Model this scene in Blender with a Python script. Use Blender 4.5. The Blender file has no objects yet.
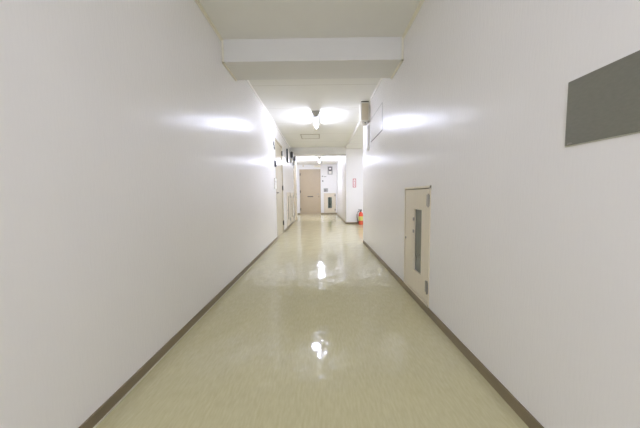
import bpy, bmesh, math, random
from mathutils import Matrix, Vector
random.seed(4)
PI = math.pi
scene = bpy.context.scene
COL = scene.collection

# ------------------------------------------------------------------ materials
def srgb(r, g, b):
    f = lambda c: (c / 12.92) if c <= .04045 else ((c + .055) / 1.055) ** 2.4
    return (f(r / 255), f(g / 255), f(b / 255), 1.0)

def mat(name, col, rough=.5, metal=0.0, spec=.5, emis=None, strength=0.0, var=.04, vscale=8.0,
        stretch=(1, 1, 1), bump=0.0, bscale=60.0, bstretch=(1, 1, 1), coat=0.0, coat_rough=.1, coat_only=False):
    m = bpy.data.materials.new(name)
    m.use_nodes = True
    nt = m.node_tree
    b = nt.nodes['Principled BSDF']
    b.inputs['Roughness'].default_value = rough
    b.inputs['Metallic'].default_value = metal
    b.inputs['Specular IOR Level'].default_value = spec
    b.inputs['Coat Weight'].default_value = coat
    b.inputs['Coat Roughness'].default_value = coat_rough
    tc = nt.nodes.new('ShaderNodeTexCoord')
    mp = nt.nodes.new('ShaderNodeMapping'); mp.inputs['Scale'].default_value = stretch
    nt.links.new(tc.outputs['Object'], mp.inputs['Vector'])
    nz = nt.nodes.new('ShaderNodeTexNoise')
    nz.inputs['Scale'].default_value = vscale; nz.inputs['Detail'].default_value = 4
    nt.links.new(mp.outputs['Vector'], nz.inputs['Vector'])
    cr = nt.nodes.new('ShaderNodeValToRGB')
    c = srgb(*col)
    cr.color_ramp.elements[0].position = .3; cr.color_ramp.elements[1].position = .7
    cr.color_ramp.elements[0].color = tuple(x * (1 - var) for x in c[:3]) + (1,)
    cr.color_ramp.elements[1].color = tuple(min(1, x * (1 + var)) for x in c[:3]) + (1,)
    nt.links.new(nz.outputs['Fac'], cr.inputs['Fac'])
    nt.links.new(cr.outputs['Color'], b.inputs['Base Color'])
    if bump:
        mp2 = nt.nodes.new('ShaderNodeMapping'); mp2.inputs['Scale'].default_value = bstretch
        nt.links.new(tc.outputs['Object'], mp2.inputs['Vector'])
        n2 = nt.nodes.new('ShaderNodeTexNoise'); n2.inputs['Scale'].default_value = bscale
        n2.inputs['Detail'].default_value = 2
        nt.links.new(mp2.outputs['Vector'], n2.inputs['Vector'])
        bp = nt.nodes.new('ShaderNodeBump'); bp.inputs['Strength'].default_value = bump
        bp.inputs['Distance'].default_value = .01
        nt.links.new(n2.outputs['Fac'], bp.inputs['Height'])
        nt.links.new(bp.outputs['Normal'], b.inputs['Coat Normal' if coat_only else 'Normal'])
    if emis:
        b.inputs['Emission Color'].default_value = emis
        b.inputs['Emission Strength'].default_value = strength
    return m

LAMP = (.965, 1.015, 1.32)          # cool white fluorescent
M = {}
M['wall'] = mat('glossy wall paint', (238, 236, 233), rough=.6, spec=.15, var=.01, vscale=2.0,
                bump=.20, bscale=90, bstretch=(1, 1.3, .22), coat=.9, coat_rough=.20, coat_only=True)
M['beam'] = mat('beam paint', (226, 225, 220), rough=.6, spec=.3, var=.012, vscale=2.0)
M['white'] = mat('matt white paint', (238, 237, 235), rough=.5, spec=.35, var=.01)
M['trim'] = mat('cream moulding', (238, 234, 216), rough=.5, var=.05, vscale=20)
M['trimwhite'] = mat('white moulding', (250, 249, 244), rough=.35, var=.02)
M['base'] = mat('brown vinyl skirting', (132, 119, 94), rough=.42, var=.10, vscale=14, stretch=(1, .3, 1))
M['seam'] = mat('pale caulk line', (205, 200, 178), rough=.4)  # pale strip between skirting and floor
M['door'] = mat('beige painted steel', (184, 168, 142), rough=.3, var=.02, vscale=4)
M['leftdoor'] = mat('greige gloss steel', (204, 195, 172), rough=.16, var=.02, vscale=4)
M['cabinet'] = mat('pinkish beige steel', (227, 218, 196), rough=.36, var=.03, vscale=26, stretch=(1, 1, .05))
M['cabwhite'] = mat('cream steel', (222, 212, 192), rough=.36, var=.03, vscale=26, stretch=(1, 1, .05))
M['inside'] = mat('grey cabinet lining', (212, 216, 204), rough=.7, var=.2, vscale=9)
M['pipe'] = mat('galvanised pipe', (170, 172, 164), rough=.4, metal=.3)
M['steel'] = mat('brushed steel', (164, 160, 150), rough=.4, metal=.6, var=.05, vscale=40)
M['darksteel'] = mat('dark hinge steel', (84, 82, 76), rough=.4, metal=.6, var=.1, vscale=30)
M['black'] = mat('black plastic', (38, 38, 38), rough=.4)
M['dark'] = mat('dark grey plastic', (70, 72, 72), rough=.4)
M['grey'] = mat('light grey plastic', (176, 176, 172), rough=.45)
M['midgrey'] = mat('mid grey plastic', (172, 172, 168), rough=.45)
M['offwhite'] = mat('off-white plastic', (236, 233, 224), rough=.4)
M['hatchframe'] = mat('hatch frame', (176, 168, 150), rough=.5)
M['boxface'] = mat('beige box face', (222, 212, 190), rough=.5, var=.03, vscale=12)
M['plaque'] = mat('satin grey metal plaque', (128, 127, 116), rough=.42, metal=.25, var=.05, vscale=160, stretch=(1, .4, 1))
M['plaqueedge'] = mat('clear acrylic edge', (206, 206, 190), rough=.2)
M['red'] = mat('red enamel', (222, 84, 58), rough=.25, coat=.5)
M['signred'] = mat('sign red', (196, 40, 52), rough=.4)
M['signwhite'] = mat('sign white', (244, 240, 238), rough=.4)
M['sticker'] = mat('yellow green label', (206, 200, 112), rough=.4, var=.15, vscale=40)
M['fixture'] = mat('white enamel fixture', (226, 226, 224), rough=.35)
M['endcap'] = mat('shade-grey fixture end', (196, 196, 194), rough=.5)  # greyer than the housing: the end's own shade is put into the colour
M['tube'] = mat('lit fluorescent tube', (255, 255, 255), emis=LAMP + (1,), strength=166)
M['tubefar'] = mat('lit far fluorescent tube', (255, 255, 255), emis=LAMP + (1,), strength=360)

# ceiling: matt cream boards with faint joints across the corridor
def ceiling_material():
    m = mat('ceiling board', (236, 235, 228), rough=.75, spec=.25, var=.012, vscale=3)
    nt = m.node_tree; b = nt.nodes['Principled BSDF']
    src = b.inputs['Base Color'].links[0].from_socket
    tc = nt.nodes.new('ShaderNodeTexCoord'); sp = nt.nodes.new('ShaderNodeSeparateXYZ')
    nt.links.new(tc.outputs['Object'], sp.inputs['Vector'])
    def op(o, a, v):
        n = nt.nodes.new('ShaderNodeMath'); n.operation = o
        nt.links.new(a, n.inputs[0]); n.inputs[1].default_value = v
        return n.outputs[0]
    y = op('SUBTRACT', sp.outputs['Y'], 3.65)
    f = op('FLOORED_MODULO', y, .93)
    l = op('LESS_THAN', f, .009)
    past = op('GREATER_THAN', sp.outputs['Y'], 3.2)
    mm = nt.nodes.new('ShaderNodeMath'); mm.operation = 'MULTIPLY'
    nt.links.new(l, mm.inputs[0]); nt.links.new(past, mm.inputs[1])
    mx = nt.nodes.new('ShaderNodeMix'); mx.data_type = 'RGBA'
    nt.links.new(mm.outputs[0], mx.inputs['Factor'])
    nt.links.new(src, mx.inputs['A']); mx.inputs['B'].default_value = srgb(208, 205, 192)
    nt.links.new(mx.outputs['Result'], b.inputs['Base Color'])
    return m
M['ceiling'] = ceiling_material()

# floor: polished beige vinyl with fine flecks, slightly wavy
def floor_material():
    m = bpy.data.materials.new('polished beige vinyl'); m.use_nodes = True
    nt = m.node_tree; b = nt.nodes['Principled BSDF']
    tc = nt.nodes.new('ShaderNodeTexCoord')
    def noise(scale, stretch, detail=3):
        mp = nt.nodes.new('ShaderNodeMapping'); mp.inputs['Scale'].default_value = stretch
        nt.links.new(tc.outputs['Object'], mp.inputs['Vector'])
        n = nt.nodes.new('ShaderNodeTexNoise'); n.inputs['Scale'].default_value = scale
        n.inputs['Detail'].default_value = detail
        nt.links.new(mp.outputs['Vector'], n.inputs['Vector'])
        return n.outputs['Fac']
    fleck = noise(60, (1.5, .3, 1), 5)
    cr = nt.nodes.new('ShaderNodeValToRGB')
    cr.color_ramp.elements[0].position = .30; cr.color_ramp.elements[1].position = .70
    cr.color_ramp.elements[0].color = srgb(*FLOOR_A); cr.color_ramp.elements[1].color = srgb(*FLOOR_B)
    nt.links.new(fleck, cr.inputs['Fac']); nt.links.new(cr.outputs['Color'], b.inputs['Base Color'])
    b.inputs['Roughness'].default_value = .095
    b.inputs['Specular IOR Level'].default_value = .55
    wav = noise(4.0, (1.3, 1.1, 1), 2)
    bp = nt.nodes.new('ShaderNodeBump'); bp.inputs['Strength'].default_value = .35; bp.inputs['Distance'].default_value = .02
    nt.links.new(wav, bp.inputs['Height'])
    fine = noise(130, (1, .4, 1), 2)
    bp2 = nt.nodes.new('ShaderNodeBump'); bp2.inputs['Strength'].default_value = .015; bp2.inputs['Distance'].default_value = .004
    nt.links.new(fine, bp2.inputs['Height']); nt.links.new(bp.outputs['Normal'], bp2.inputs['Normal'])
    nt.links.new(bp2.outputs['Normal'], b.inputs['Normal'])
    return m
FLOOR_A = (193, 186, 146); FLOOR_B = (203, 197, 159)
M['floor'] = floor_material()

def glass_material():
    m = bpy.data.materials.new('cabinet window glass'); m.use_nodes = True
    nt = m.node_tree; b = nt.nodes['Principled BSDF']
    b.inputs['Base Color'].default_value = (.75, .8, .78, 1)
    b.inputs['Roughness'].default_value = .04
    tr = nt.nodes.new('ShaderNodeBsdfTransparent'); tr.inputs['Color'].default_value = (.78, .82, .80, 1)
    gl = nt.nodes.new('ShaderNodeBsdfGlossy'); gl.inputs['Roughness'].default_value = .05
    fr = nt.nodes.new('ShaderNodeFresnel'); fr.inputs['IOR'].default_value = 1.5
    mx = nt.nodes.new('ShaderNodeMixShader')
    nt.links.new(fr.outputs[0], mx.inputs[0]); nt.links.new(tr.outputs[0], mx.inputs[1]); nt.links.new(gl.outputs[0], mx.inputs[2])
    nt.links.new(mx.outputs[0], nt.nodes['Material Output'].inputs['Surface'])
    return m
M['glass'] = glass_material()
def frosted_material():
    m = mat('wired grey glass', (140, 144, 132), rough=.2, var=.22, vscale=7, stretch=(1, 1, .6))
    nt = m.node_tree; b = nt.nodes['Principled BSDF']
    tr = nt.nodes.new('ShaderNodeBsdfTransparent'); mx = nt.nodes.new('ShaderNodeMixShader'); mx.inputs[0].default_value = .72
    nt.links.new(tr.outputs[0], mx.inputs[1]); nt.links.new(b.outputs[0], mx.inputs[2])
    nt.links.new(mx.outputs[0], nt.nodes['Material Output'].inputs['Surface'])
    return m
M['frosted'] = frosted_material()

# ------------------------------------------------------------------ mesh helpers
class MB:
    def __init__(s): s.bm = bmesh.new()
    def box(s, a, b, bevel=0.0):
        lo = [min(a[i], b[i]) for i in range(3)]; hi = [max(a[i], b[i]) for i in range(3)]
        g = bmesh.ops.create_cube(s.bm, size=1)['verts']
        for v in g:
            v.co = Vector([(lo[i] + hi[i]) / 2 + v.co[i] * (hi[i] - lo[i]) for i in range(3)])
        if bevel:
            es = list({e for v in g for e in v.link_edges})
            bmesh.ops.bevel(s.bm, geom=es, offset=bevel, segments=2, affect='EDGES')
        return s
    def cyl(s, c, r, d, axis='Z', seg=24, r2=None):
        g = bmesh.ops.create_cone(s.bm, cap_ends=True, segments=seg, radius1=r, radius2=r if r2 is None else r2, depth=d)['verts']
        R = {'Z': Matrix(), 'X': Matrix.Rotation(PI / 2, 4, 'Y'), 'Y': Matrix.Rotation(-PI / 2, 4, 'X')}[axis]
        for v in g: v.co = (R @ v.co) + Vector(c)
        return s
    def sphere(s, c, r, sc=(1, 1, 1)):
        g = bmesh.ops.create_uvsphere(s.bm, u_segments=20, v_segments=12, radius=r)['verts']
        for v in g: v.co = Vector([v.co[i] * sc[i] + c[i] for i in range(3)])
        return s
    def lathe(s, prof, c=(0, 0, 0), seg=28):
        rings = []
        for r, z in prof:
            rings.append([s.bm.verts.new((c[0] + r * math.cos(2 * PI * k / seg), c[1] + r * math.sin(2 * PI * k / seg), c[2] + z)) for k in range(seg)])
        for a, b in zip(rings, rings[1:]):
            for k in range(seg):
                s.bm.faces.new((a[k], a[(k + 1) % seg], b[(k + 1) % seg], b[k]))
        s.bm.faces.new(rings[0][::-1]); s.bm.faces.new(rings[-1])
        return s
    def tube(s, pts, r, seg=10):
        pts = [Vector(p) for p in pts]; rings = []
        for i, p in enumerate(pts):
            t = (pts[min(i + 1, len(pts) - 1)] - pts[max(i - 1, 0)]).normalized()
            up = Vector((0, 0, 1)) if abs(t.z) < .9 else Vector((1, 0, 0))
            u = t.cross(up).normalized(); w = t.cross(u)
            rings.append([s.bm.verts.new(p + r * (math.cos(2 * PI * k / seg) * u + math.sin(2 * PI * k / seg) * w)) for k in range(seg)])
        for a, b in zip(rings, rings[1:]):
            for k in range(seg): s.bm.faces.new((a[k], a[(k + 1) % seg], b[(k + 1) % seg], b[k]))
        s.bm.faces.new(rings[0][::-1]); s.bm.faces.new(rings[-1])
        return s
    def prism(s, prof, y0, y1):          # profile in (x, z), extruded along y
        a = [s.bm.verts.new((x, y0, z)) for x, z in prof]; b = [s.bm.verts.new((x, y1, z)) for x, z in prof]
        n = len(prof)
        for k in range(n): s.bm.faces.new((a[k], a[(k + 1) % n], b[(k + 1) % n], b[k]))
        s.bm.faces.new(a[::-1]); s.bm.faces.new(b)
        return s
    def build(s, name, m, parent=None, smooth=False):
        bmesh.ops.recalc_face_normals(s.bm, faces=s.bm.faces)
        me = bpy.data.meshes.new(name); s.bm.to_mesh(me); s.bm.free()
        me.materials.append(m)
        if smooth:
            me.polygons.foreach_set('use_smooth', [True] * len(me.polygons))
            me.set_sharp_from_angle(angle=math.radians(40))
        o = bpy.data.objects.new(name, me); COL.objects.link(o)
        if parent is not None: o.parent = parent
        return o

def tag(o, label, cat=None, group=None, kind=None):
    o['label'] = label
    if cat: o['category'] = cat
    if group: o['group'] = group
    if kind: o['kind'] = kind
    return o
def empty(name, loc, rz, label, cat, group=None, kind=None):
    o = bpy.data.objects.new(name, None); COL.objects.link(o)
    o.empty_display_size = .1; o.location = loc; o.rotation_euler = (0, 0, rz)
    return tag(o, label, cat, group, kind)
def copy_tree(o, parent=None):
    c = o.copy(); COL.objects.link(c)
    if parent is not None: c.parent = parent
    for ch in list(o.children): copy_tree(ch, c)
    return c
def struct(mb, name, m, label, cat):
    return tag(mb.build(name, m), label, cat, kind='structure')

# ------------------------------------------------------------------ dimensions (metres)
XL, XR, CH = -.959, .842, 2.505      # corridor walls and ceiling
BACK = -4.2                          # corridor behind the camera
YE = 12.75                           # far end wall
XN = -1.21                           # recessed bit of left wall before the end
YN = 10.35
YO, YP = 4.93, 8.2                   # side opening on the right: from wall end to pillar
XA = 2.7                             # depth of side opening
BZ = 2.29                            # underside of beams
T = .16

def wall_with_openings(x0, x1, y0, y1, ops, top):
    """wall slab between x0 and x1, running along y, with rectangular openings (ya, yb, za, zb)"""
    mb = MB(); y = y0
    for ya, yb, za, zb in sorted(ops):
        if ya > y: mb.box((x0, y, 0), (x1, ya, top))
        if za > 0: mb.box((x0, ya, 0), (x1, yb, za))
        mb.box((x0, ya, zb), (x1, yb, top))
        y = yb
    mb.box((x0, y, 0), (x1, y1, top))
    bmesh.ops.remove_doubles(mb.bm, verts=mb.bm.verts, dist=1e-5)
    return mb

# ------------------------------------------------------------------ the setting
struct(MB().box((-1.6, BACK - .2, -.1), (XA + .2, YE + .2, 0)), 'floor', M['floor'],
       'polished beige vinyl corridor floor with fine flecks and lamp reflections', 'floor')
struct(MB().box((-1.6, BACK - .2, CH), (XA + .2, YE + .2, CH + .1)), 'ceiling', M['ceiling'],
       'cream painted corridor ceiling made of boards', 'ceiling')
D1 = (5.45, 6.45, 0, 2.20)
P1 = (7.14, 7.92, .06, 1.05)
P2 = (8.02, 8.84, .06, 1.05)
D2 = (9.10, 10.10, 0, 2.18)
struct(wall_with_openings(XL - T, XL, BACK, YN, [D1, P1, P2, D2], CH), 'wall_left', M['wall'],
       'long glossy white wall on the left of the corridor', 'wall')
struct(MB().box((XN - T, YN, 0), (XN, YE, CH)), 'wall_left_recess', M['wall'],
       'short set-back white wall just left of the far beige door', 'wall')
C1 = (1.91, 2.49, .055, 1.015)
struct(wall_with_openings(XR, XR + T, BACK, YO, [C1], CH), 'wall_right', M['wall'],
       'long glossy white wall on the right of the corridor, carrying the grey plaque', 'wall')
struct(MB().box((XR, YP, 0), (XA, YE, CH)), 'wall_right_far', M['wall'],
       'white pillar wall with the red sign, beyond the side opening on the right', 'wall')
struct(MB().box((XA, YO - .6, 0), (XA + .15, YP, CH)).box((XR + T, YO - .15, 0), (XA, YO, CH)), 'wall_alcove', M['white'],
       'white inner wall of the side opening on the right', 'wall')
DE = (-1.045, .022, 2.27)            # far door: x0, x1, top
CE = (.170, .780, .055, 1.06)        # far cabinet
mb = MB()
mb.box((-1.6, YE, 0), (DE[0], YE + T, CH)).box((DE[0], YE, DE[2]), (DE[1], YE + T, CH)).box((DE[1], YE, 0), (CE[0], YE + T, CH))
mb.box((CE[0], YE, 0), (CE[1], YE + T, CE[2])).box((CE[0], YE, CE[3]), (CE[1], YE + T, CH)).box((CE[1], YE, 0), (XA, YE + T, CH))
struct(mb, 'wall_end', M['white'], 'white far end wall of the corridor around the beige door', 'wall')
struct(MB().box((-1.6, BACK - T, 0), (XA, BACK, CH)), 'wall_back', M['white'], 'white wall closing the corridor behind the viewer', 'wall')
struct(MB().box((XL, 2.60, BZ), (XR, 2.99, CH)), 'ceiling_beam', M['beam'],
       'white ceiling beam crossing the corridor nearest the viewer', 'beam')
struct(MB().box((XL, YP + .02, BZ), (XR, YP + .45, CH)), 'ceiling_beam', M['beam'],
       'cream ceiling beam crossing the corridor in front of the far door', 'beam')
struct(MB().box((XR, YO, 2.435), (XA, YP, CH)), 'ceiling_alcove', M['ceiling'],
       'lowered ceiling of the side opening on the right', 'ceiling')

# skirting
def skirt(side, runs, label):
    mb = MB()
    for a, b in runs: mb.box(a, b)
    struct(mb, 'baseboard_' + side, M['base'], label, 'baseboard')
h = .056; d = .008
skirt('left', [((XL, BACK, 0), (XL + d, D1[0], h)), ((XL, D1[1], 0), (XL + d, D2[0], h)), ((XL, D2[1], 0), (XL + d, YN, h)),
               ((XN, YN, 0), (XN + d, YE, h))], 'brown vinyl skirting along the foot of the left wall')
skirt('right', [((XR - d, BACK, 0), (XR, YO, h))], 'brown vinyl skirting along the foot of the near right wall')
skirt('right_far', [((XR - d, YP - d, 0), (XR, YE, h)), ((XR, YP - d, 0), (XA, YP, h))], 'brown vinyl skirting around the foot of the pillar wall with the red sign')
skirt('end', [((XN, YE - d, 0), (DE[0], YE, h)), ((DE[1], YE - d, 0), (XR, YE, h))], 'brown vinyl skirting at the foot of the far end wall')

# mouldings
def mould(n, s, label):
    x = XL if s > 0 else XR
    mb = MB(); w = .017
    def rod(a, b): mb.box(a, b, .003)
    rod((x, BACK, CH - w), (x + s * w, 2.60, CH))
    rod((x, BACK, CH - .034), (x + s * .006, 2.60, CH - w + .002))
    rod((x, 2.60 - w, BZ - w), (x + s * w, 2.60, CH - .001))
    rod((x, 2.60 - w, BZ - w), (x + s * w, 2.985, BZ))
    struct(mb, 'trim_%d' % n, M['trim'], label, 'trim')
mould(1, 1, 'cream moulding stepping under the near beam along the left wall')
mould(2, -1, 'cream moulding stepping under the near beam along the right wall')
struct(MB().box((XL, 2.99, CH - .022), (XL + .016, YP, CH), .003), 'trim_3', M['trimwhite'], 'thin white moulding where left wall meets ceiling past the near beam', 'trim')
struct(MB().box((XR - .016, 2.99, CH - .022), (XR, YO, CH), .003), 'trim_4', M['trimwhite'], 'thin white moulding where right wall meets ceiling past the near beam', 'trim')
struct(MB().box((XL + d, BACK, 0), (XL + d + .005, D1[0], .006)), 'trim_5', M['seam'], 'pale line between left skirting and floor', 'trim')

# ------------------------------------------------------------------ ceiling lights
def ceiling_light(loc, length, label, group, tube):
    r = empty('ceiling_light', loc, 0, label, 'ceiling light', group)
    L = length / 2
    MB().prism([(-.076, 0), (.076, 0), (.076, -.012), (.020, -.098), (-.020, -.098), (-.076, -.012)], -L + .012, L - .012).build('housing', M['fixture'], r)
    for s in (-1, 1):
        e = MB().prism([(-.078, 0), (.078, 0), (.078, -.014), (.028, -.102), (.016, -.126), (-.016, -.126), (-.028, -.102), (-.078, -.014)], s * (L - .012), s * L).build('end_cap', M['endcap'], r)
        e['label'] = 'triangular end cap greyed with its own shade'
    t = MB().cyl((0, 0, -.118), .0165, length - .03, 'Y', 16).build('tube', tube, r, True)
    t['label'] = 'glowing fluorescent tube'
    return r
ceiling_light((-.066, 5.08, CH), .72, 'lit fluorescent ceiling fixture with triangular end, between the near beam and the hatch', 'ceiling lights', M['tube'])
ceiling_light((-.02, 10.65, CH), .72, 'lit fluorescent ceiling fixture beyond the far beam, above the far door approach', 'ceiling lights', M['tubefar'])

# ceiling hatch
r = empty('ceiling_hatch', (-.245, 6.73, CH), 0, 'square flush access hatch in the ceiling beyond the first lamp', 'hatch')
mb = MB(); s = .245
for a, b in (((-s, -s), (s, -s + .02)), ((-s, s - .02), (s, s)), ((-s, -s), (-s + .02, s)), ((s - .02, -s), (s, s))):
    mb.box((a[0], a[1], -.007), (b[0], b[1], 0))
o = mb.build('frame', M['hatchframe'], r); o['label'] = 'thin darker metal frame'
MB().box((-s + .026, -s + .026, -.004), (s - .026, s - .026, 0)).build('panel', M['ceiling'], r)

# ------------------------------------------------------------------ doors: local +x = out of the wall, +y = along it, z up
def door(name, loc, rz, w, hgt, m, label, hinge=1, slot=False, hinges=(2.02, 1.15, .26)):
    r = empty(name, loc, rz, label, 'door', kind='structure')
    f = .035
    mb = MB()
    mb.box((-.10, -w / 2, 0), (.006, -w / 2 + f, hgt)).box((-.10, w / 2 - f, 0), (.006, w / 2, hgt)).box((-.10, -w / 2, hgt - f), (.006, w / 2, hgt))
    mb.box((-.10, -w / 2, 0), (-.001, w / 2, .012))
    mb.build('frame', m, r)
    leaf = MB().box((-.055, -w / 2 + f + .003, .014), (-.012, w / 2 - f - .003, hgt - f - .003), .002).build('leaf', m, r)
    MB().box((-.10, -w / 2 + f, .012), (-.08, w / 2 - f, hgt - f)).build('backing', M['dark'], r)
    hy = -hinge * (w / 2 - f - .065)
    k = MB().cyl((-.009, hy, 1.02), .026, .008, 'X').cyl((.010, hy, 1.02), .011, .04, 'X').box((.022, hy - hinge * .012, 1.008), (.036, hy + hinge * .115, 1.032), .005).build('handle', M['steel'] if slot else M['darksteel'], leaf, True)
    k['label'] = 'metal lever handle'
    k = MB().cyl((-.008, hy, .88), .022, .012, 'X').build('lock', M['darksteel'], leaf, True)
    for z in hinges:
        q = MB().cyl((.008, hinge * (w / 2 - f), z), .010, .125, 'Z', 12).box((-.012, hinge * (w / 2 - f) - .022, z - .055), (.009, hinge * (w / 2 - f) + .022, z + .055)).build('hinge', M['darksteel'], r)
        q['label'] = 'dark steel hinge'
    if slot:
        q = MB().box((-.013, -.145, .872), (-.006, .145, .916), .003).build('mail_slot', M['dark'], leaf); q['label'] = 'dark letter slot'
    return r
door('door_1', (XL, (D1[0] + D1[1]) / 2, 0), 0, D1[1] - D1[0], D1[3], M['leftdoor'],
     'greige steel door in the left wall, nearest the viewer', 1)
door('door_2', (XL, (D2[0] + D2[1]) / 2, 0), 0, D2[1] - D2[0], D2[3], M['leftdoor'],
     'greige steel door in the left wall, farthest from the viewer beyond the cabinets', -1, hinges=(1.98, 1.62, .28))
E3 = door('door_3', ((DE[0] + DE[1]) / 2, YE, 0), -PI / 2, DE[1] - DE[0], DE[2], M['door'],
          'tan steel apartment door with dark letter slot in the far end wall', -1, slot=True)

# ------------------------------------------------------------------ meter cabinets with a glass slot
def meter_cabinet(loc, rz, w, z0, z1, win, m, label, hinge=1, knobz=.527, group=None, pane='glass'):
    r = empty('meter_cabinet', (loc[0], loc[1], z0), rz, label, 'cabinet', group)
    H = z1 - z0; a, b, wz0, wz1 = win; wz0 -= z0; wz1 -= z0; f = .018
    MB().box((-.15, -w / 2, 0), (.006, -w / 2 + f, H)).box((-.15, w / 2 - f, 0), (.006, w / 2, H)).box((-.15, -w / 2, H - f), (.006, w / 2, H)).box((-.15, -w / 2, 0), (.006, w / 2, f)).build('frame', m, r)
    MB().box((-.155, -w / 2 + f, f), (-.145, w / 2 - f, H - f)).build('back_panel', M['inside'], r)
    p = MB().cyl((-.115, (a + b) / 2 - .03, H / 2), .018, H - 2 * f, 'Z', 14).cyl((-.105, (a + b) / 2 + .01, (wz0 + wz1) / 2 - .08), .05, .06, 'X').build('gas_pipe', M['pipe'], r, True)
    g = .006; y0, y1, zb, zt = -w / 2 + f + g, w / 2 - f - g, f + g, H - f - g
    mb = MB(); t0, t1 = -.020, .002
    mb.box((t0, y0, zb), (t1, a, zt)).box((t0, b, zb), (t1, y1, zt)).box((t0, a, zb), (t1, b, wz0)).box((t0, a, wz1), (t1, b, zt))
    bmesh.ops.remove_doubles(mb.bm, verts=mb.bm.verts, dist=1e-5)
    dr = mb.build('door', m, r)
    q = MB().box((-.017, a, wz0), (-.013, b, wz1)).build('window_pane', M[pane], dr); q['label'] = 'narrow dark glass pane'
    for z in (wz1 - .09, wz1 - .20) if pane == 'frosted' and group is None else ():
        MB().box((-.002, a - .016, z - .014), (.007, a + .006, z + .014), .002).build('pane_clip', M['steel'], dr)
    MB().cyl((.006, -hinge * (w / 2 - .045), knobz - z0), .011, .010, 'X', 16).build('knob', M['steel'], dr, True)
    for z in (H - .115, .155):
        q = MB().cyl((.010, hinge * (w / 2 - f - .004), z), .007, .105, 'Z', 12).box((.0, hinge * (w / 2 - f - .045), z - .045), (.008, hinge * (w / 2 - .004), z + .045), .002).build('hinge', M['steel'], r, True)
        q['label'] = 'steel hinge'
    return r
# right wall: local y runs towards the viewer
meter_cabinet((XR, 2.20, 0), PI, .58, C1[2], C1[3], (-.045, .125, .266, .817), M['cabinet'],
              'large beige meter cabinet with narrow glass pane set low in the right wall', 1, pane='frosted')
meter_cabinet(((CE[0] + CE[1]) / 2, YE, 0), -PI / 2, CE[1] - CE[0], CE[2], CE[3], (-.095, .105, .30, .85), M['cabwhite'],
              'cream meter cabinet with dark glass pane beside the far door', 1)
meter_cabinet((XL, (P1[0] + P1[1]) / 2, 0), 0, P1[1] - P1[0], P1[2], P1[3], (-.11, .09, .23, .94), M['cabwhite'],
              'cream meter cabinet in the left wall, nearer of the two before the second door', 1, group='meter cabinets in the left wall', pane='frosted')
meter_cabinet((XL, (P2[0] + P2[1]) / 2, 0), 0, P2[1] - P2[0], P2[2], P2[3], (-.11, .09, .23, .94), M['cabwhite'],
              'cream meter cabinet in the left wall, farther of the two, next to the second door', 1, group='meter cabinets in the left wall', pane='frosted')

# ------------------------------------------------------------------ electricity meters
def electric_meter(loc, rz, label, face='dark'):
    r = empty('electricity_meter', loc, rz, label, 'electricity meter', 'electricity meters on the walls')
    MB().box((0, -.125, -.20), (.022, .125, .20), .004).build('backboard', M['grey'] if face == 'dark' else M['offwhite'], r)
    MB().box((.022, -.085, -.02), (.105, .085, .18), .02).build('meter_body', M['dark'], r)
    q = MB().box((.104, -.055, .035), (.110, .055, .135), .002).build('dial_window', M['signwhite'], r); q['label'] = 'white dial window'
    q = MB().box((.022, -.07, -.165), (.075, .07, -.03), .008).build('terminal_cover', M['offwhite'], r); q['label'] = 'off-white terminal cover'
    return r
electric_meter((.505, YE, 2.195), -PI / 2, 'electricity meter on a board high on the far end wall, right of the far door')
electric_meter((XL, 8.12, 2.17), 0, 'dark electricity meter high on the left wall, middle one above the cabinets')
electric_meter((XL, 9.00, 2.20), 0, 'dark electricity meter high on the left wall, next to the second door')
r = empty('meter_box', (XL, 7.42, 2.11), 0, 'flat grey electric box high on the left wall after the first door', 'electric box')
q = MB().box((-.004, -.14, -.19), (.045, .14, .19), .003).build('casing', M['dark'], r)
MB().box((.045, -.13, -.18), (.052, .13, .18), .002).build('lid', M['offwhite'], r)

# ------------------------------------------------------------------ small fittings by the first door on the left
def plate(name, loc, rz, w, hh, dd, m, label, cat, extra=None, group=None):
    r = empty(name, loc, rz, label, cat, group)
    MB().box((-.004, -w / 2, -hh / 2), (dd, w / 2, hh / 2), min(.003, dd / 3)).build('plate', m, r)
    if extra: extra(r)
    return r
def inset(r): MB().box((.010, -.05, -.03), (.013, .05, .03)).build('name_card', M['grey'], r)
plate('number_plate', (XL, 5.31, 2.035), 0, .13, .075, .012, M['dark'], 'small dark room number plate high beside the first left door, upper one', 'number plate', inset)
plate('number_plate', (XL, 5.35, 1.955), 0, .10, .05, .012, M['dark'], 'small dark name plate beside the first left door, just under the number plate', 'name plate')
def speaker(r):
    MB().box((.034, -.025, -.045), (.037, .025, .0)).build('speaker_grille', M['black'], r)
    MB().cyl((.036, 0, .03), .012, .008, 'X', 16).build('button', M['grey'], r)
plate('doorbell', (XL, 5.37, 1.63), 0, .08, .125, .035, M['dark'], 'dark doorbell unit on the left wall beside the first door', 'doorbell', speaker)
def slotm(r): MB().box((.024, -.05, .03), (.027, .05, .05)).build('slot', M['midgrey'], r)
plate('notice_holder', (XL, 5.30, 1.21), 0, .16, .22, .025, M['offwhite'], 'light grey holder on the left wall beside the first door handle', 'holder', slotm)

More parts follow.
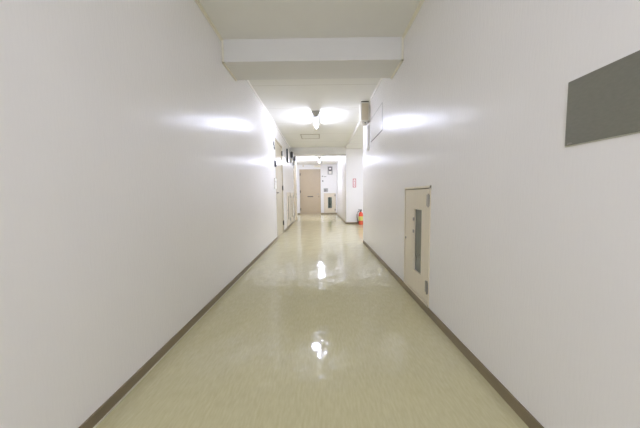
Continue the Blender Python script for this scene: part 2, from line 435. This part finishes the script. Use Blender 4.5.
# small fittings on the end wall
plate('number_plate', (.118, YE, 1.91), -PI / 2, .075, .06, .012, M['midgrey'], 'small grey number plate on the end wall, right of the tan door', 'number plate')
plate('name_plate', (.255, YE, 1.895), -PI / 2, .12, .035, .010, M['grey'], 'thin pale name plate on the end wall between number plate and meter', 'name plate')
def btn(r): MB().cyl((.022, 0, 0), .014, .010, 'X', 16).build('button', M['dark'], r)
plate('doorbell', (.128, YE, 1.675), -PI / 2, .07, .085, .018, M['midgrey'], 'small grey doorbell on the end wall, below the number plate', 'doorbell', btn)
def grille(r):
    mb = MB()
    for k in range(5): mb.box((.030, -.085, -.07 + k * .025), (.033, .03, -.06 + k * .025))
    mb.build('grille', M['dark'], r)
plate('intercom_panel', (.28, YE, 1.215), -PI / 2, .22, .185, .03, M['grey'], 'grey square intercom panel above the cream cabinet on the end wall', 'intercom', grille)
plate('junction_box', (-.14, YE, 2.42), -PI / 2, .34, .09, .06, M['trim'], 'cream cable box on the end wall above the tan door', 'junction box')
plate('door_sensor', (-.845, YE, 2.44), -PI / 2, .06, .08, .03, M['boxface'], 'tiny beige sensor on the end wall above the tan door', 'sensor')

# ------------------------------------------------------------------ right wall fittings
# plaque in the foreground (local y towards the viewer)
r = empty('wall_plaque', (XR, .60, 1.21), PI, 'blank satin grey rectangular sign plaque on the near right wall', 'plaque')
q = MB().box((0, -.272, -.1075), (.004, .33, .1065), .001).build('backing_edge', M['plaqueedge'], r); q['label'] = 'pale clear edge'
MB().box((.004, -.270, -.104), (.0065, .33, .1065), .001).build('face', M['plaque'], r)
q = MB().sphere((.0065, -.252, -.099), .004, (.6, 2.2, 1)).build('glint_bead', M['steel'], r, True)  # tiny bead added as the highlight at the plaque's lower corner

# flush access panel high on the wall
r = empty('access_panel', (XR, 3.80, 1.99), PI, 'flush white access panel high on the right wall behind the wall box', 'access panel')
w, hh = .38, .185
q = MB().box((0, -w, -hh), (.004, w, -hh + .013)).build('bottom_edge', M['darksteel'], r); q['label'] = 'dark bottom edge'
for a, b in (((w - .009, -hh + .013), (w, hh)), ((-w, -hh + .013), (-w + .009, hh)), ((-w + .009, hh - .008), (w - .009, hh))):
    MB().box((0, a[0], a[1]), (.004, b[0], b[1])).build('edge_strip', M['midgrey'], r)
MB().box((0, -w + .012, -hh + .016), (.003, w - .012, hh - .012), .001).build('panel', M['wall'], r)

# box hung under the ceiling at the end of the right wall
r = empty('wall_box', (XR, 4.36, 2.183), PI, 'tall beige wall box with round speaker below, under the ceiling on the right wall', 'wall box')
MB().box((0, -.07, 0), (.150, .07, .31), .006).build('housing', M['offwhite'], r)
q = MB().box((.022, .07, .015), (.130, .074, .285), .001).build('front_panel', M['boxface'], r); q['label'] = 'beige front panel'
q = MB().box((.012, -.06, .31), (.140, .066, .322)).build('top_bracket', M['darksteel'], r); q['label'] = 'dark mounting bracket'
q = MB().lathe([(.060, 0), (.058, -.015), (.048, -.040), (.030, -.055), (.012, -.060)], (.072, .0, 0)).build('speaker_dome', M['offwhite'], r, True); q['label'] = 'rounded pale dome'
q = MB().cyl((.072, .050, -.024), .013, .014, 'Y', 20).build('lens', M['dark'], r, True); q['label'] = 'dark round lens'
tag(MB().box((XR - .035, 4.30, 1.72), (XR + .004, 4.42, 2.12), .004).build('cable_duct', M['white']),
    'white vertical cable duct on the right wall beneath the wall box', 'cable duct')

# ------------------------------------------------------------------ fire extinguisher and its sign
r = empty('fire_extinguisher', (1.292, 8.02, 0), 0, 'red fire extinguisher standing on the floor against the pillar wall', 'fire extinguisher')
MB().lathe([(.070, 0), (.072, .01), (.072, .33), (.066, .362), (.050, .385), (.028, .398), (.022, .41)]).build('cylinder', M['red'], r, True)
q = MB().lathe([(.0732, .125), (.0734, .127), (.0734, .262), (.0732, .264)]).build('label_band', M['sticker'], r, True); q['label'] = 'yellow-green instruction label'
q = MB().cyl((0, 0, .42), .022, .04).box((-.022, -.016, .43), (.022, .016, .45), .003).build('valve', M['darksteel'], r, True)
q = MB().box((-.075, -.009, .452), (.045, .009, .462), .002).box((-.085, -.009, .475), (.03, .009, .486), .002).box((.018, -.008, .44), (.03, .008, .484)).build('lever', M['black'], r); q['label'] = 'black squeeze lever'
pts = [(-.02, -.02, .425), (-.06, -.03, .435), (-.105, -.035, .40), (-.125, -.035, .33), (-.125, -.03, .24), (-.115, -.025, .17), (-.10, -.02, .12)]
hose = MB().tube(pts, .011).build('hose', M['black'], r, True); hose['label'] = 'black hose'
q = MB().tube([pts[-1], (-.094, -.018, .08), (-.090, -.016, .05)], .015).build('nozzle', M['black'], hose, True)

r = empty('extinguisher_sign', (1.115, YP, 1.338), -PI / 2, 'small vertical white sign with red border on the pillar above the extinguisher', 'sign')
MB().box((0, -.05, -.14), (.004, .05, .14)).build('border', M['signred'], r)['label'] = 'red border'
MB().box((.004, -.034, -.122), (.005, .034, .122)).build('panel', M['signwhite'], r)
cu = bpy.data.curves.new('sign_text', 'FONT'); cu.body = '消\n火\n器'; cu.align_x = 'CENTER'; cu.align_y = 'CENTER'
cu.size = .052; cu.space_line = 1.2; cu.extrude = .0004
tmp = bpy.data.objects.new('sign_text', cu); COL.objects.link(tmp)
bpy.context.view_layer.update()
me = bpy.data.meshes.new_from_object(tmp.evaluated_get(bpy.context.evaluated_depsgraph_get()))
bpy.data.objects.remove(tmp); bpy.data.curves.remove(cu)
if len(me.vertices):
    zs = [v.co.y for v in me.vertices]; xs = [v.co.x for v in me.vertices]
    cy, cx = (max(zs) + min(zs)) / 2, (max(xs) + min(xs)) / 2
    me.transform(Matrix.Translation((-cx, -cy, 0)))
    me.transform(Matrix(((0, 0, 1, .0056), (1, 0, 0, 0), (0, 1, 0, 0), (0, 0, 0, 1))))
    me.materials.clear(); me.materials.append(M['signred'])
    o = bpy.data.objects.new('lettering', me); COL.objects.link(o); o.parent = r; o['label'] = 'red characters 消火器'

# ------------------------------------------------------------------ lights
def area(name, loc, rot, sx, sy, power, col=LAMP):
    l = bpy.data.lights.new(name, 'AREA'); l.shape = 'RECTANGLE'; l.size = sx; l.size_y = sy; l.energy = power; l.color = col
    o = bpy.data.objects.new(name, l); COL.objects.link(o); o.location = loc; o.rotation_euler = rot
    return o
def bulb(name, loc, power):
    l = bpy.data.lights.new(name, 'POINT'); l.energy = power; l.color = LAMP; l.shadow_soft_size = .12
    o = bpy.data.objects.new(name, l); COL.objects.link(o); o.location = loc
bulb('corridor_lamp_behind', (-.06, -1.3, CH - .25), 31)
bulb('corridor_lamp_behind_far', (-.06, -3.2, CH - .25), 38)
area('side_opening_fill', (1.9, 6.4, 2.40), (0, 0, 0), .12, .8, 33)  # unseen fill light, added to brighten the pillar wall
w = bpy.data.worlds.new('World'); scene.world = w; w.use_nodes = True
w.node_tree.nodes['Background'].inputs['Color'].default_value = (.9, .92, 1, 1)
w.node_tree.nodes['Background'].inputs['Strength'].default_value = .05

# ------------------------------------------------------------------ camera: 14 mm lens at 0.95 m, pitched slightly down
cam = bpy.data.cameras.new('camera'); cam.sensor_width = 36; cam.lens = 36 * 250 / 640
cam.clip_start = .02
co = bpy.data.objects.new('camera', cam); COL.objects.link(co)
right = Vector((.99991382, .00147592, -.01304504)); down = Vector((-.0128996, -.07419485, -.99716033)); fwd = Vector((-.0024396, .99724267, -.07416942))
m3 = Matrix((right, -down, -fwd)).transposed()
co.matrix_world = Matrix.Translation((0, 0, .95)) @ m3.to_4x4()
scene.camera = co

scene.view_settings.view_transform = 'Standard'
scene.view_settings.look = 'None'
scene.view_settings.exposure = 0.0
scene.cycles.max_bounces = 10; scene.cycles.diffuse_bounces = 8; scene.cycles.glossy_bounces = 6
scene.cycles.use_denoising = True
scene.cycles.sample_clamp_indirect = 8
